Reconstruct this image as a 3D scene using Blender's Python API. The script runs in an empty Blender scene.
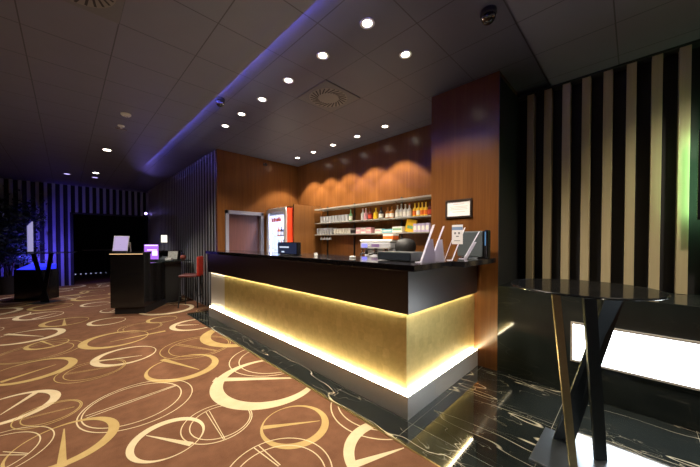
import bpy, bmesh, math, random
from mathutils import Vector, Matrix
random.seed(7)
C = bpy.context.scene.collection
R = math.radians
SC = bpy.context.scene

# ------------------------------------------------------------------ helpers
class MB:
    def __init__(s): s.bm = bmesh.new()
    def _merge(s, b, mi=0, M=None):
        for f in b.faces: f.material_index = mi
        if M is not None: bmesh.ops.transform(b, matrix=M, verts=b.verts)
        me = bpy.data.meshes.new('tmp'); b.to_mesh(me); b.free()
        s.bm.from_mesh(me); bpy.data.meshes.remove(me); return s
    def box(s, x0, x1, y0, y1, z0, z1, bev=0.0, mi=0, M=None, seg=2):
        b = bmesh.new(); bmesh.ops.create_cube(b, size=1)
        bmesh.ops.scale(b, vec=(abs(x1-x0), abs(y1-y0), abs(z1-z0)), verts=b.verts)
        if bev > 0: bmesh.ops.bevel(b, geom=b.edges[:], offset=bev, segments=seg, affect='EDGES', profile=.5)
        bmesh.ops.translate(b, vec=((x0+x1)/2, (y0+y1)/2, (z0+z1)/2), verts=b.verts)
        return s._merge(b, mi, M)
    def lathe(s, prof, c=(0, 0, 0), seg=24, mi=0, M=None):
        b = bmesh.new(); rings = []
        for r, z in prof:
            if r < 1e-5: rings.append([b.verts.new((c[0], c[1], c[2]+z))])
            else: rings.append([b.verts.new((c[0]+r*math.cos(2*math.pi*k/seg), c[1]+r*math.sin(2*math.pi*k/seg), c[2]+z)) for k in range(seg)])
        for a, d in zip(rings, rings[1:]):
            for k in range(seg):
                k2 = (k+1) % seg
                if len(a) == 1 and len(d) == 1: continue
                if len(a) == 1: b.faces.new((a[0], d[k2], d[k]))
                elif len(d) == 1: b.faces.new((a[k], a[k2], d[0]))
                else: b.faces.new((a[k], a[k2], d[k2], d[k]))
        bmesh.ops.recalc_face_normals(b, faces=b.faces)
        return s._merge(b, mi, M)
    def cyl(s, p0, p1, r0, r1=None, seg=16, mi=0, M=None):
        r1 = r0 if r1 is None else r1
        p0, p1 = Vector(p0), Vector(p1); d = p1-p0
        b = bmesh.new(); bmesh.ops.create_cone(b, cap_ends=True, segments=seg, radius1=r0, radius2=r1, depth=d.length)
        m = Matrix.Translation((p0+p1)/2) @ d.to_track_quat('Z', 'Y').to_matrix().to_4x4()
        if M is not None: m = M @ m
        return s._merge(b, mi, m)
    def hexa(s, lo, hi, mi=0):
        b = bmesh.new(); a = [b.verts.new(p) for p in lo]; d = [b.verts.new(p) for p in hi]; n = len(a)
        b.faces.new(a[::-1]); b.faces.new(d)
        for k in range(n): b.faces.new((a[k], a[(k+1) % n], d[(k+1) % n], d[k]))
        bmesh.ops.recalc_face_normals(b, faces=b.faces)
        return s._merge(b, mi)
    def prism(s, pts, z0, z1, mi=0, M=None):
        b = bmesh.new(); a = [b.verts.new((x, y, z0)) for x, y in pts]; d = [b.verts.new((x, y, z1)) for x, y in pts]; n = len(a)
        b.faces.new(a[::-1]); b.faces.new(d)
        for k in range(n): b.faces.new((a[k], a[(k+1) % n], d[(k+1) % n], d[k]))
        bmesh.ops.recalc_face_normals(b, faces=b.faces)
        return s._merge(b, mi, M)
    def ring(s, outer, inner, z0, z1, mi=0, M=None):      # closed frame between two loops of equal length
        b = bmesh.new(); n = len(outer)
        v = [[b.verts.new((x, y, zz)) for x, y in lp] for lp in (outer, inner) for zz in (z0, z1)]
        o0, o1, i0, i1 = v
        for k in range(n):
            q = (k+1) % n
            b.faces.new((o0[k], o0[q], o1[q], o1[k])); b.faces.new((i0[q], i0[k], i1[k], i1[q]))
            b.faces.new((o1[k], o1[q], i1[q], i1[k])); b.faces.new((o0[q], o0[k], i0[k], i0[q]))
        bmesh.ops.recalc_face_normals(b, faces=b.faces)
        return s._merge(b, mi, M)
    def build(s, name, mats, parent=None, loc=None, smooth=False):
        me = bpy.data.meshes.new(name); s.bm.to_mesh(me); s.bm.free()
        for m in (mats if isinstance(mats, (list, tuple)) else [mats]): me.materials.append(m)
        if smooth:
            for p in me.polygons: p.use_smooth = True
            me.set_sharp_from_angle(angle=R(38))
        o = bpy.data.objects.new(name, me); C.objects.link(o)
        if parent is not None: o.parent = parent
        if loc is not None: o.location = loc
        return o

def thing(name, label, cat, loc=(0, 0, 0), rz=0, group=None):
    o = bpy.data.objects.new(name, None); C.objects.link(o); o.empty_display_size = .1
    o.location = loc; o.rotation_euler = (0, 0, rz); return tag(o, label, cat, group)
def tag(o, label, cat, group=None):
    o['label'] = label; o['category'] = cat
    if group: o['group'] = group
    return o
def struct(o): o['kind'] = 'structure'; return o
def dup(root, loc, rz=None, label=None, group=None):
    r = root.copy(); C.objects.link(r); r.location = loc
    if rz is not None: r.rotation_euler = (0, 0, rz)
    if label: r['label'] = label
    if group: r['group'] = group
    for ch in list(root.children):
        c = ch.copy(); C.objects.link(c); c.parent = r
        for g in list(ch.children):
            d = g.copy(); C.objects.link(d); d.parent = c
    return r
def rrect(w, h, r, n=5):
    p = []
    for cx, cy, a in ((w/2-r, h/2-r, 0), (-w/2+r, h/2-r, 90), (-w/2+r, -h/2+r, 180), (w/2-r, -h/2+r, 270)):
        for k in range(n+1):
            t = R(a+90*k/n); p.append((cx+r*math.cos(t), cy+r*math.sin(t)))
    return p

# ------------------------------------------------------------------ materials
class NT:
    def __init__(s, name):
        s.m = bpy.data.materials.new(name); s.m.use_nodes = True; s.t = s.m.node_tree
        s.b = s.t.nodes['Principled BSDF']; s.out = s.t.nodes['Material Output']
    def n(s, typ, **kw):
        d = s.t.nodes.new(typ)
        for k, v in kw.items(): setattr(d, k, v)
        return d
    def l(s, a, b): s.t.links.new(a, b)
    def math(s, op, a, b=None, c=None, clamp=False):
        d = s.n('ShaderNodeMath', operation=op); d.use_clamp = clamp
        for i, v in enumerate((a, b, c)):
            if v is None: continue
            if isinstance(v, (int, float)): d.inputs[i].default_value = v
            else: s.l(v, d.inputs[i])
        return d.outputs[0]
    def co(s, scale=(1, 1, 1), rot=(0, 0, 0), loc=(0, 0, 0)):
        tc = s.n('ShaderNodeTexCoord'); mp = s.n('ShaderNodeMapping')
        mp.inputs['Scale'].default_value = scale; mp.inputs['Rotation'].default_value = rot; mp.inputs['Location'].default_value = loc
        s.l(tc.outputs['Object'], mp.inputs[0]); return mp.outputs[0]
    def noise(s, vec, scale, detail=4, rough=.55, dist=0):
        d = s.n('ShaderNodeTexNoise'); d.inputs['Scale'].default_value = scale; d.inputs['Detail'].default_value = detail
        d.inputs['Roughness'].default_value = rough; d.inputs['Distortion'].default_value = dist
        s.l(vec, d.inputs['Vector']); return d.outputs['Fac']
    def ramp(s, fac, stops):
        d = s.n('ShaderNodeValToRGB'); e = d.color_ramp.elements
        while len(e) < len(stops): e.new(.5)
        for k, (p, c) in enumerate(stops): e[k].position = p; e[k].color = (*c, 1)
        s.l(fac, d.inputs[0]); return d.outputs[0]
    def mix(s, fac, a, b):
        d = s.n('ShaderNodeMix', data_type='RGBA')
        for sock, v in ((d.inputs['Factor'], fac), (d.inputs['A'], a), (d.inputs['B'], b)):
            if isinstance(v, (int, float)): sock.default_value = v
            elif isinstance(v, tuple): sock.default_value = (*v, 1)
            else: s.l(v, sock)
        return d.outputs['Result']
    def bump(s, h, strength=.2, dist=.01):
        d = s.n('ShaderNodeBump'); d.inputs['Strength'].default_value = strength; d.inputs['Distance'].default_value = dist
        s.l(h, d.inputs['Height']); s.l(d.outputs[0], s.b.inputs['Normal'])
    def set(s, rough=.5, metal=0, col=None, spec=None, trans=None, coat=None):
        s.b.inputs['Roughness'].default_value = rough; s.b.inputs['Metallic'].default_value = metal
        if isinstance(col, tuple): s.b.inputs['Base Color'].default_value = (*col, 1)
        elif col is not None: s.l(col, s.b.inputs['Base Color'])
        if spec is not None: s.b.inputs['Specular IOR Level'].default_value = spec
        if trans is not None: s.b.inputs['Transmission Weight'].default_value = trans
        if coat is not None: s.b.inputs['Coat Weight'].default_value = coat; s.b.inputs['Coat Roughness'].default_value = .05
        return s.m

def plain(name, col, rough=.5, metal=0, var=.12, scale=30, spec=None):
    t = NT(name); v = t.co()
    f = t.noise(v, scale)
    lo = tuple(c*(1-var) for c in col); hi = tuple(min(1, c*(1+var)) for c in col)
    return t.set(rough, metal, t.mix(f, lo, hi), spec)
def emit(name, col, strength, base=(.12, .12, .12)):
    t = NT(name); t.set(.4, 0, base)
    t.b.inputs['Emission Color'].default_value = (*col, 1); t.b.inputs['Emission Strength'].default_value = strength
    return t.m
def glassy(name, col=(1, 1, 1), rough=.03, ior=1.45, alpha=None):
    t = NT(name); t.set(rough, 0, col, trans=1.0); t.b.inputs['IOR'].default_value = ior
    return t.m
def thin_glass(name, tint=(.9, .95, 1), refl=.12, rough=.02, body=(.9, .9, .9), dens=0.0):
    # clear sheet: transparent with a mirror coat and a little body colour
    t = NT(name); tr = t.n('ShaderNodeBsdfTransparent'); tr.inputs[0].default_value = (*tint, 1)
    gl = t.n('ShaderNodeBsdfGlossy'); gl.inputs['Roughness'].default_value = rough
    lw = t.n('ShaderNodeLayerWeight'); lw.inputs[0].default_value = .5
    fr = t.math('ADD', t.math('MULTIPLY', t.math('POWER', lw.outputs['Facing'], 4.0), .7), .04)
    m1 = t.n('ShaderNodeMixShader'); t.l(fr, m1.inputs[0]); t.l(tr.outputs[0], m1.inputs[1]); t.l(gl.outputs[0], m1.inputs[2])
    t.set(.3, 0, body)
    m2 = t.n('ShaderNodeMixShader'); m2.inputs[0].default_value = dens
    t.l(m1.outputs[0], m2.inputs[1]); t.l(t.b.outputs[0], m2.inputs[2]); t.l(m2.outputs[0], t.out.inputs[0])
    return t.m

def wood(name, a, b, rough=.3, scale=1.0):
    t = NT(name)
    g = t.noise(t.co((38*scale, 38*scale, 1.3)), 1.0, 6, .6, .3)
    w = t.noise(t.co((9*scale, 9*scale, .35)), 1.0, 3, .5, .6)
    f = t.math('ADD', t.math('MULTIPLY', g, .6), t.math('MULTIPLY', w, .4))
    t.set(rough, 0, t.ramp(f, [(.36, a), (.52, tuple((p+q)/2 for p, q in zip(a, b))), (.66, b)]))
    t.bump(g, .05, .003)
    return t.m

M = {}
M['wood'] = wood('wood_veneer', (.122, .043, .0115), (.172, .067, .017), .25)
M['wood_cab'] = wood('wood_cabinet', (.122, .047, .0125), (.172, .071, .019), .35)
M['black'] = plain('black_lacquer', (.012, .011, .012), .12)
M['black_matt'] = plain('black_matt', (.013, .013, .015), .55)
M['dark_brown'] = plain('dark_wenge_panel', (.030, .018, .018), .36, 0, .2, spec=1.0)
M['slab'] = plain('polished_black_stone', (.018, .017, .020), .08, 0, .4, 60)
M['steel'] = plain('brushed_steel', (.78, .75, .71), .42, .55, .06, 80)
M['chrome'] = plain('chrome', (.8, .8, .8), .12, 1, .04)
M['dark_metal'] = plain('dark_steel', (.06, .07, .08), .32, 1, .1)
M['base_steel'] = plain('satin_steel_plate', (.34, .38, .42), .34, 1, .06)
M['white'] = plain('white_plastic', (.78, .78, .76), .45, 0, .04)
M['grey'] = plain('grey_plastic', (.06, .072, .078), .42, 0, .1)
M['red'] = plain('red_upholstery', (.50, .035, .02), .5)
M['red_panel'] = plain('red_enamel_panel', (.75, .06, .02), .3, 0, .04)
M['beige_slat'] = wood('beige_lacquered_slat', (.40, .33, .19), (.46, .38, .23), .5)
M['grey_slat'] = plain('grey_lacquered_slat', (.33, .35, .38), .4, 0, .06)
M['void'] = plain('black_wall', (.010, .010, .013), .7)
M['frame'] = plain('dark_picture_frame', (.025, .014, .010), .35)
M['paper'] = plain('printed_paper', (.82, .80, .80), .6, 0, .03)
M['paper_red'] = plain('faded_red_print', (.75, .50, .45), .6)
M['paper_blue'] = plain('blue_print', (.20, .30, .50), .6)
M['paper_dark'] = plain('grey_print', (.18, .17, .18), .6)
M['door'] = wood('dark_door_leaf', (.085, .035, .03), (.13, .055, .045), .3)
M['door_frame'] = plain('pale_door_frame', (.24, .23, .27), .4)
M['lamp_warm'] = emit('downlight_lens', (1, .90, .76), 14)
M['lamp_dim'] = emit('dim_violet_lens', (.55, .45, 1), 2.0)
M['led_low'] = emit('warm_strip_light', (1, .86, .58), 66)
M['led_high'] = emit('warm_strip_light_under_panel', (1, .86, .58), 46)
M['led_desk'] = emit('warm_desk_strip', (1, .62, .30), 1.6)
M['lightbox'] = emit('white_light_panel', (.90, .96, 1), 9)
M['blue_led'] = emit('blue_light_bed', (.012, .02, 1), 1.5, (.05, .05, .15))
M['cove'] = emit('blue_cove_light', (.19, .18, 1), 62)
M['blue_dot'] = emit('blue_lamp', (.35, .25, 1), 14)
M['step_dot'] = emit('step_light', (.55, .6, 1), .7)
M['green_led'] = emit('green_backlight', (.42, 1, .46), 36)
M['fridge_light'] = emit('cool_fridge_light', (.58, .64, 1), 9)
M['pos_blue'] = emit('blue_status_screen', (.12, .38, .75), .5, (.02, .03, .05))
M['screen_dark'] = emit('dark_blue_display', (.03, .05, .14), .35, (.01, .012, .02))
M['screen_text'] = emit('display_text', (.7, .8, 1), .9)
M['screen_violet'] = emit('violet_screen', (.42, .12, .85), 1.1)
M['screen_white'] = emit('white_screen_window', (.85, .65, 1), 1.6)
M['screen_lilac'] = emit('lilac_display', (.62, .48, .85), .75)
M['screen_white_soft'] = emit('pale_display', (.45, .42, .85), .6)
M['shade'] = emit('lit_lamp_shade', (1, .97, .82), 1.3)
M['candle'] = emit('lit_tealight', (1, .85, .6), 2.2)
M['tv'] = plain('television_bezel', (.008, .008, .010), .2)
M['glass'] = thin_glass('clear_glass', (.93, .97, .97), dens=.05)
M['tumbler'] = thin_glass('drinking_glass', (.92, .93, .95), dens=.34, body=(.78, .78, .80))
t = NT('frosted_acrylic_sheet'); tl_ = t.n('ShaderNodeBsdfTranslucent'); tl_.inputs[0].default_value = (.88, .86, .97, 1)
t.set(.3, 0, t.mix(t.noise(t.co(), 8), (.84, .83, .93), (.88, .87, .95)))
mx = t.n('ShaderNodeMixShader'); mx.inputs[0].default_value = .5; t.l(t.b.outputs[0], mx.inputs[1]); t.l(tl_.outputs[0], mx.inputs[2]); t.l(mx.outputs[0], t.out.inputs[0])
M['acrylic'] = t.m
M['shelf_glass'] = thin_glass('shelf_glass', (.92, .95, .92), dens=.55, body=(.48, .46, .41))
M['smoked'] = thin_glass('smoked_table_glass', (.30, .34, .38), dens=.25, body=(.012, .013, .016))
M['leaf'] = plain('dark_green_leaf', (.018, .040, .026), .45, 0, .4)
M['bark'] = plain('trunk_bark', (.06, .045, .035), .8, 0, .3)
for nm, c in dict(yellow=(.85, .52, .03), amber=(.42, .15, .02), darkred=(.12, .012, .01), clear=(.62, .60, .58), green=(.20, .42, .22),
                  pink=(.72, .36, .40), teal=(.10, .42, .50), lilac=(.50, .42, .62), orange=(.75, .16, .03), label=(.82, .78, .70),
                  violet=(.16, .10, .24), black=(.02, .018, .02), redlabel=(.60, .08, .05), cream=(.80, .74, .62)).items():
    M['b_'+nm] = plain('item_'+nm, c, .28, 0, .12, 60)
M['cup'] = plain('white_china', (.80, .77, .70), .3, 0, .03)

# gold leaf panel
t = NT('gold_leaf_panel')
br = t.n('ShaderNodeTexVoronoi', feature='F1', distance='CHEBYCHEV'); br.inputs['Scale'].default_value = 13; br.inputs['Randomness'].default_value = .35
t.l(t.co(), br.inputs['Vector'])
f1 = t.noise(t.co((1, 1, 1)), 24, 6, .65); f2 = t.noise(t.co(), 5, 3)
fx = t.math('ADD', t.math('MULTIPLY', f1, .5), t.math('ADD', t.math('MULTIPLY', f2, .25), t.math('MULTIPLY', br.outputs['Color'], .25)))
t.set(.45, .55, t.ramp(fx, [(.3, (.52, .41, .145)), (.55, (.63, .50, .19)), (.75, (.71, .58, .25))]))
t.bump(fx, .25, .006); M['gold'] = t.m

# ceiling tiles (0.6 m grid) ; plain grey, and bar tiles carrying a painted blue glow
def tiles(name, ca, cb, rough=.6, g=.606, ox=.945, oy=1.945):
    t = NT(name); tc = t.n('ShaderNodeTexCoord'); sp = t.n('ShaderNodeSeparateXYZ'); t.l(tc.outputs['Object'], sp.inputs[0])
    def line(o, off, wd):
        a = t.math('FRACT', t.math('DIVIDE', t.math('ADD', o, off), g))
        return t.math('LESS_THAN', a, wd)
    ln = t.math('MAXIMUM', line(sp.outputs[0], 20*g-ox, .016), line(sp.outputs[1], 20*g-oy, .016))
    n = t.noise(t.co(), 3, 3); n2 = t.noise(t.co(), 220, 2)
    col = t.mix(t.math('ADD', t.math('MULTIPLY', n, .6), t.math('MULTIPLY', n2, .4)), ca, cb)
    t.set(rough, 0, t.mix(ln, col, tuple(c*.35 for c in ca)))
    t.bump(t.math('SUBTRACT', 1.0, ln), .3, .004); return t.m
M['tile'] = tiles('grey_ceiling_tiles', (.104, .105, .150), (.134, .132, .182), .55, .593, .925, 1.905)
M['tile_bar'] = tiles('blue_glow_tinted_tiles', (.070, .072, .104), (.092, .094, .134), .5, .612, .955, 1.966)  # wider spread of the blue strip light is tinted into the tile colour

# carpet
def pile(name, lo, hi):
    t = NT(name); n = t.noise(t.co(), 6, 5, .6); m = t.noise(t.co(), 260, 2, .6)
    f = t.math('ADD', t.math('MULTIPLY', n, .6), t.math('MULTIPLY', m, .4))
    t.set(.95, 0, t.ramp(f, [(.32, lo), (.68, hi)]), .15); t.bump(m, .5, .004); return t.m
M['pile_brown'] = pile('brown_carpet_pile', (.125, .054, .028), (.225, .108, .060))
M['pile_cream'] = pile('cream_carpet_pile', (.60, .48, .295), (.75, .62, .41))
M['pile_gold'] = pile('gold_carpet_pile', (.44, .30, .115), (.56, .41, .18))

# black marble with pale veins
def marble(name, rough=.06, tile=True, veinamt=1.0, ior=2.0):
    t = NT(name)
    def vein(scale, vscale, width, dist, rot):
        v = t.co(vscale, (0, 0, rot)); n = t.noise(v, scale, 3.2, .55, dist)
        d = t.math('ABSOLUTE', t.math('SUBTRACT', n, .5))
        return t.math('SUBTRACT', 1.0, t.math('DIVIDE', d, width), clamp=True)
    mask = t.math('SUBTRACT', t.noise(t.co((1, .5, 1)), 2.0, 2), .47, clamp=True)
    v1 = t.math('MULTIPLY', vein(1.0, (1.7, .36, 2), .0036, .30, .10), 1.0)
    v2 = t.math('MULTIPLY', vein(1.6, (1.9, .42, 2), .0040, .40, -.16), .9)
    v3 = t.math('MULTIPLY', vein(2.0, (2.2, .9, 2), .004, .5, .7), .45)
    mm = t.math('MULTIPLY', mask, 9.0, clamp=True)
    vv = t.math('MAXIMUM', v1, t.math('MAXIMUM', t.math('MULTIPLY', v2, mm), t.math('MULTIPLY', v3, mm)), clamp=True)
    vv = t.math('MULTIPLY', vv, veinamt)
    cl = t.noise(t.co(), 3, 5)
    base = t.mix(cl, (.008, .010, .010), (.024, .030, .029))
    col = t.mix(vv, base, (.62, .56, .42))
    if tile:
        tc = t.n('ShaderNodeTexCoord'); sp = t.n('ShaderNodeSeparateXYZ'); t.l(tc.outputs['Object'], sp.inputs[0])
        a = t.math('LESS_THAN', t.math('FRACT', t.math('DIVIDE', t.math('ADD', sp.outputs[0], 6.05), .80)), .004)
        b = t.math('LESS_THAN', t.math('FRACT', t.math('DIVIDE', t.math('ADD', sp.outputs[1], 8.36), .80)), .004)
        col = t.mix(t.math('MULTIPLY', t.math('MAXIMUM', a, b), .6), col, (.45, .42, .34))
    t.b.inputs['IOR'].default_value = ior
    return t.set(rough, 0, col)
M['marble'] = marble('black_veined_marble_floor', .05)
M['marble_wall'] = marble('black_marble_cladding', .06, False, .03, 1.42)

# ------------------------------------------------------------------ camera
cam = bpy.data.cameras.new('camera'); co = bpy.data.objects.new('camera', cam); C.objects.link(co); SC.camera = co
H = 1.472
th, yaw = R(.89), R(45)
co.location = (0, 0, H); co.rotation_euler = (R(90)-th, 0, yaw-R(90))
cam.sensor_width = 36; cam.lens = 284/700*36
cam.shift_y = (245.4-233.5)/700
cam.clip_start = .02

ZC = 3.31
# ------------------------------------------------------------------ setting
struct(MB().box(-7, 9, -5, 20, -.12, 0).build('floor', M['marble']))
# carpet: brown ground with the woven rings inlaid in the same mesh
RINGS = [(1.6,1.165,0.354,'c','k',95,(1.319,1.279,1.675,1.135)),(1.974,1.584,0.45,'c','d',-131,None),(1.276,1.893,0.267,'g','k',-82,(1.078,2.041,1.445,1.793)),(0.922,1.553,0.341,'c','d',64,(0.942,1.885,0.967,1.617)),(1.476,2.723,0.536,'c','k',-167,(1.088,3.118,1.816,2.452)),(1.828,3.202,0.512,'c','d',124,None),(1.979,4.382,0.611,'g','k',166,None),(1.571,5.444,0.364,'c','k',156,(1.356,5.587,1.632,5.367)),(0.951,3.689,0.371,'g','k',-71,(0.825,4.102,1.056,3.484)),(1.27,4.276,0.433,'g','d',165,(1.092,4.553,1.404,3.932)),(0.504,5.452,0.405,'g','k',-180,(1.129,5.377,0.432,5.357)),(0.517,4.58,0.331,'c','k',-178,(0.243,4.606,0.673,4.431)),(0.46,3.161,0.42,'c','d',-30,(0.102,3.202,0.775,3.266)),(0.519,2.437,0.246,'c','k',113,(0.624,2.235,0.41,2.578)),(0.856,2.369,0.264,'c','d',160,(0.843,2.571,0.81,2.122)),(-0.016,2.9,0.302,'g','k',-41,(-0.037,2.594,-0.026,3.123)),(-0.351,3.844,0.302,'c','k',-17,(-0.208,4.087,-0.408,3.75)),(-0.119,3.496,0.21,'g','d',-172,(-0.289,3.536,0.037,3.473)),(-0.391,3.086,0.316,'c','d',5,(-0.337,3.07,-0.201,2.924)),(-0.273,4.787,0.358,'g','k',-36,(-0.498,4.62,-0.099,4.822)),(0.194,4.326,0.304,'g','d',170,(-0.031,4.399,0.435,4.258)),(-0.204,5.865,0.225,'g','k',-141,(-0.273,6.111,-0.125,5.679)),(-0.419,6.557,0.403,'c','k',-25,(-0.681,6.948,-0.257,6.378)),(-0.386,8.204,0.342,'c','k',-173,(-0.459,7.966,-0.151,8.282)),(-0.03,7.262,0.324,'g','k',176,(-0.037,6.937,-0.038,7.545)),(0.509,6.753,0.272,'c','k',-175,None),(1.248,6.203,0.243,'g','k',159,None),(0.879,5.896,0.307,'g','d',176,None),(1.524,7.051,0.503,'c','k',-80,None),(-0.254,9.12,0.358,'g','k',177,None),(-1.06,9.277,0.396,'c','k',-3,None),(0.473,9.839,0.411,'g','k',-162,None),(0.465,8.785,0.263,'c','k',151,None),(0.521,11.083,0.272,'g','k',151,None),(-0.023,11.1,0.491,'g','k',-91,None),(-0.257,5.549,0.411,'g','d',26,None)]
rr = random.Random(3)
placed = [(a[0], a[1], a[2]) for a in RINGS]
for _ in range(900):
    x, y = rr.uniform(-3.6, 2.2), rr.uniform(.2, 13.0); r_ = rr.uniform(.24, .44)
    if x > 1.4 and y < 6: continue
    if all(math.hypot(x-a, y-b) > (r_+c)*.92 for a, b, c in placed):
        placed.append((x, y, r_)); kd = rr.choice('kkd'); th_ = rr.uniform(0, 360); a1 = R(th_+rr.uniform(120, 160)); a2 = R(th_+rr.uniform(-60, -20))
        RINGS.append((x, y, r_, rr.choice('cg'), kd, th_, (x+r_*.9*math.cos(a1), y+r_*.9*math.sin(a1), x+r_*.9*math.cos(a2), y+r_*.9*math.sin(a2)) if rr.random() < .7 else None))
BX = 1.69                                              # line where the carpet meets the marble
cm = MB()
cm.prism([(-6.8, -4), (BX, -4), (BX, 6.35), (2.30, 6.35), (2.30, 13.1), (2.2, 13.1), (2.2, 17.4), (-6.8, 17.4)], .001, .008)
def disc_band(c0, r0, c1, r1, z, mi, n=80):
    b = bmesh.new()
    o = [b.verts.new((c0[0]+r0*math.cos(2*math.pi*k/n), c0[1]+r0*math.sin(2*math.pi*k/n), z)) for k in range(n)]
    i = [b.verts.new((c1[0]+r1*math.cos(2*math.pi*k/n), c1[1]+r1*math.sin(2*math.pi*k/n), z)) for k in range(n)]
    for k in range(n): b.faces.new((o[k], o[(k+1) % n], i[(k+1) % n], i[k]))
    return b
def clip(b, y):
    if y < 6.35:
        bmesh.ops.bisect_plane(b, geom=b.verts[:]+b.edges[:]+b.faces[:], plane_co=(BX-.002, 0, 0), plane_no=(1, 0, 0), clear_outer=True)
    return b
for k, (x, y, r_, colr, kind, tdir, ch) in enumerate(RINGS):
    z = .0085+(k % 45)*.00012; mi = 1 if colr == 'c' else 2
    d = (math.cos(R(tdir)), math.sin(R(tdir)))
    if kind == 'k':
        t0, t1 = .03*r_, .24*r_; s_ = (t1-t0)/2
        cm._merge(clip(disc_band((x, y), r_, (x-d[0]*s_, y-d[1]*s_), r_-(t0+t1)/2, z, mi), y), mi)
    else:
        w_ = max(.008, .022*r_)
        cm._merge(clip(disc_band((x, y), r_, (x, y), r_-w_, z, mi), y), mi)
        q = (x-d[0]*.085*r_, y-d[1]*.085*r_); ri = r_*.86
        cm._merge(clip(disc_band(q, ri, q, ri-w_, z+.00005, mi), y), mi)
    if ch:
        p0, p1 = Vector(ch[:2]), Vector(ch[2:]); nn = Vector((-(p1-p0).y, (p1-p0).x)).normalized()
        segs = [(.085*r_, .012*r_, 0)] if kind == 'k' else [(.011*r_, .011*r_, .05*r_), (.011*r_, .011*r_, -.05*r_)]
        for w0, w1, off in segs:
            b = bmesh.new(); o_ = nn*off
            vs = [b.verts.new((*(p0+nn*w0+o_), z+.00003)), b.verts.new((*(p0-nn*w0+o_), z+.00003)), b.verts.new((*(p1-nn*w1+o_*.4), z+.00003)), b.verts.new((*(p1+nn*w1+o_*.4), z+.00003))]
            f = b.faces.new(vs); f.normal_update()
            if f.normal.z < 0: f.normal_flip()
            cm._merge(clip(b, y), mi)
struct(cm.build('carpet', [M['pile_brown'], M['pile_cream'], M['pile_gold']]))
struct(MB().box(BX, BX+.012, -4, 6.36, 0, .010).box(BX, 2.22, 6.35, 6.362, 0, .010).build('trim_1', plain('brass_edge_trim', (.30, .22, .10), .3, 1)))

# ceiling: grey tiles, and the field over the bar set a little higher, with a blue strip light in the step
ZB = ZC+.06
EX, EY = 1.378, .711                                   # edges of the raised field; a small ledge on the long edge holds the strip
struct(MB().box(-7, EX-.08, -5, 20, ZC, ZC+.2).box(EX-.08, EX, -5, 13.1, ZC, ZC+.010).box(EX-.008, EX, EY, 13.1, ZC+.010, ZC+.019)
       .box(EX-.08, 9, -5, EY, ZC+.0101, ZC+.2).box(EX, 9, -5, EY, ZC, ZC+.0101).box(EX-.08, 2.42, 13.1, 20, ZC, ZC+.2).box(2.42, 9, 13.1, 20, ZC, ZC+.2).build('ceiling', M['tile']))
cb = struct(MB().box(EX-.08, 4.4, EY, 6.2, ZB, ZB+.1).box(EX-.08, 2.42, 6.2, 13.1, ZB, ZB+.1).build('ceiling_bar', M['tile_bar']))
MB().box(EX-.033, EX-.018, EY+.02, 8.6, ZC+.012, ZC+.028).build('strip_light', M['cove'], cb)

# walls
WX = 4.22
wr = struct(MB().box(WX, WX+.1, -5, 1.1, 0, ZC).build('wall_right', M['void']))
for k in range(-1, 20):
    y0 = .965-.1785*k
    if y0 > 1.08: continue
    MB().box(4.105, WX, y0-.074, y0, .968, ZC-.02, .003).build('slat', M['beige_slat'], wr)
MB().box(4.09, WX, -5, 1.08, ZC-.02, ZC-.001).build('top_rail', M['void'], wr)
struct(MB().box(3.435, 4.25, 1.08, 1.91, 0, ZB).build('wall_column', M['wood']))
struct(MB().box(3.436, WX, 1.074, 1.0799, .968, ZC-.001).build('trim_3', M['void']))
wb = struct(MB().box(WX, WX+.1, 1.1, 6.2, 0, ZB).build('wall_back', M['wood']))
# return wall with a doorway
w2 = MB(); DX0, DX1, DZ = 2.376, 3.25, 2.125
w2.box(2.22, DX0, 6.1, 6.2, 0, ZB).box(DX1, WX, 6.1, 6.2, 0, ZB).box(DX0, DX1, 6.1, 6.2, DZ, ZB)
struct(w2.build('wall_return', M['wood']))
dr = struct(MB().box(DX0+.03, DX1-.03, 6.16, 6.19, .01, DZ-.03).build('door_1', M['door']))
MB().box(DX0, DX0+.07, 6.07, 6.16, 0, DZ, .004).box(DX1-.07, DX1, 6.07, 6.16, 0, DZ, .004).box(DX0, DX1, 6.07, 6.16, DZ-.075, DZ, .004).build('door_frame', M['door_frame'], dr)
MB().cyl((DX1-.16, 6.14, 1.0), (DX1-.16, 6.10, 1.0), .012).cyl((DX1-.16, 6.105, 1.0), (DX1-.28, 6.105, 1.0), .009).build('door_handle', M['steel'], dr)
# left slat wall
wl = struct(MB().box(2.30, 2.4, 6.2, 13.2, 0, ZB).build('wall_left', M['void']))
y0 = 6.20
MB().box(2.227, 2.30, 6.2, 13.1, .02, .08).box(2.227, 2.30, 6.2, 13.1, 3.2, 3.26).build('fixing_rail', M['void'], wl)
while y0 < 13.0:
    MB().box(2.215, 2.227, y0, y0+.066, 0, ZB-.002, .002).build('slat', M['grey_slat'], wl); y0 += .178
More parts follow.
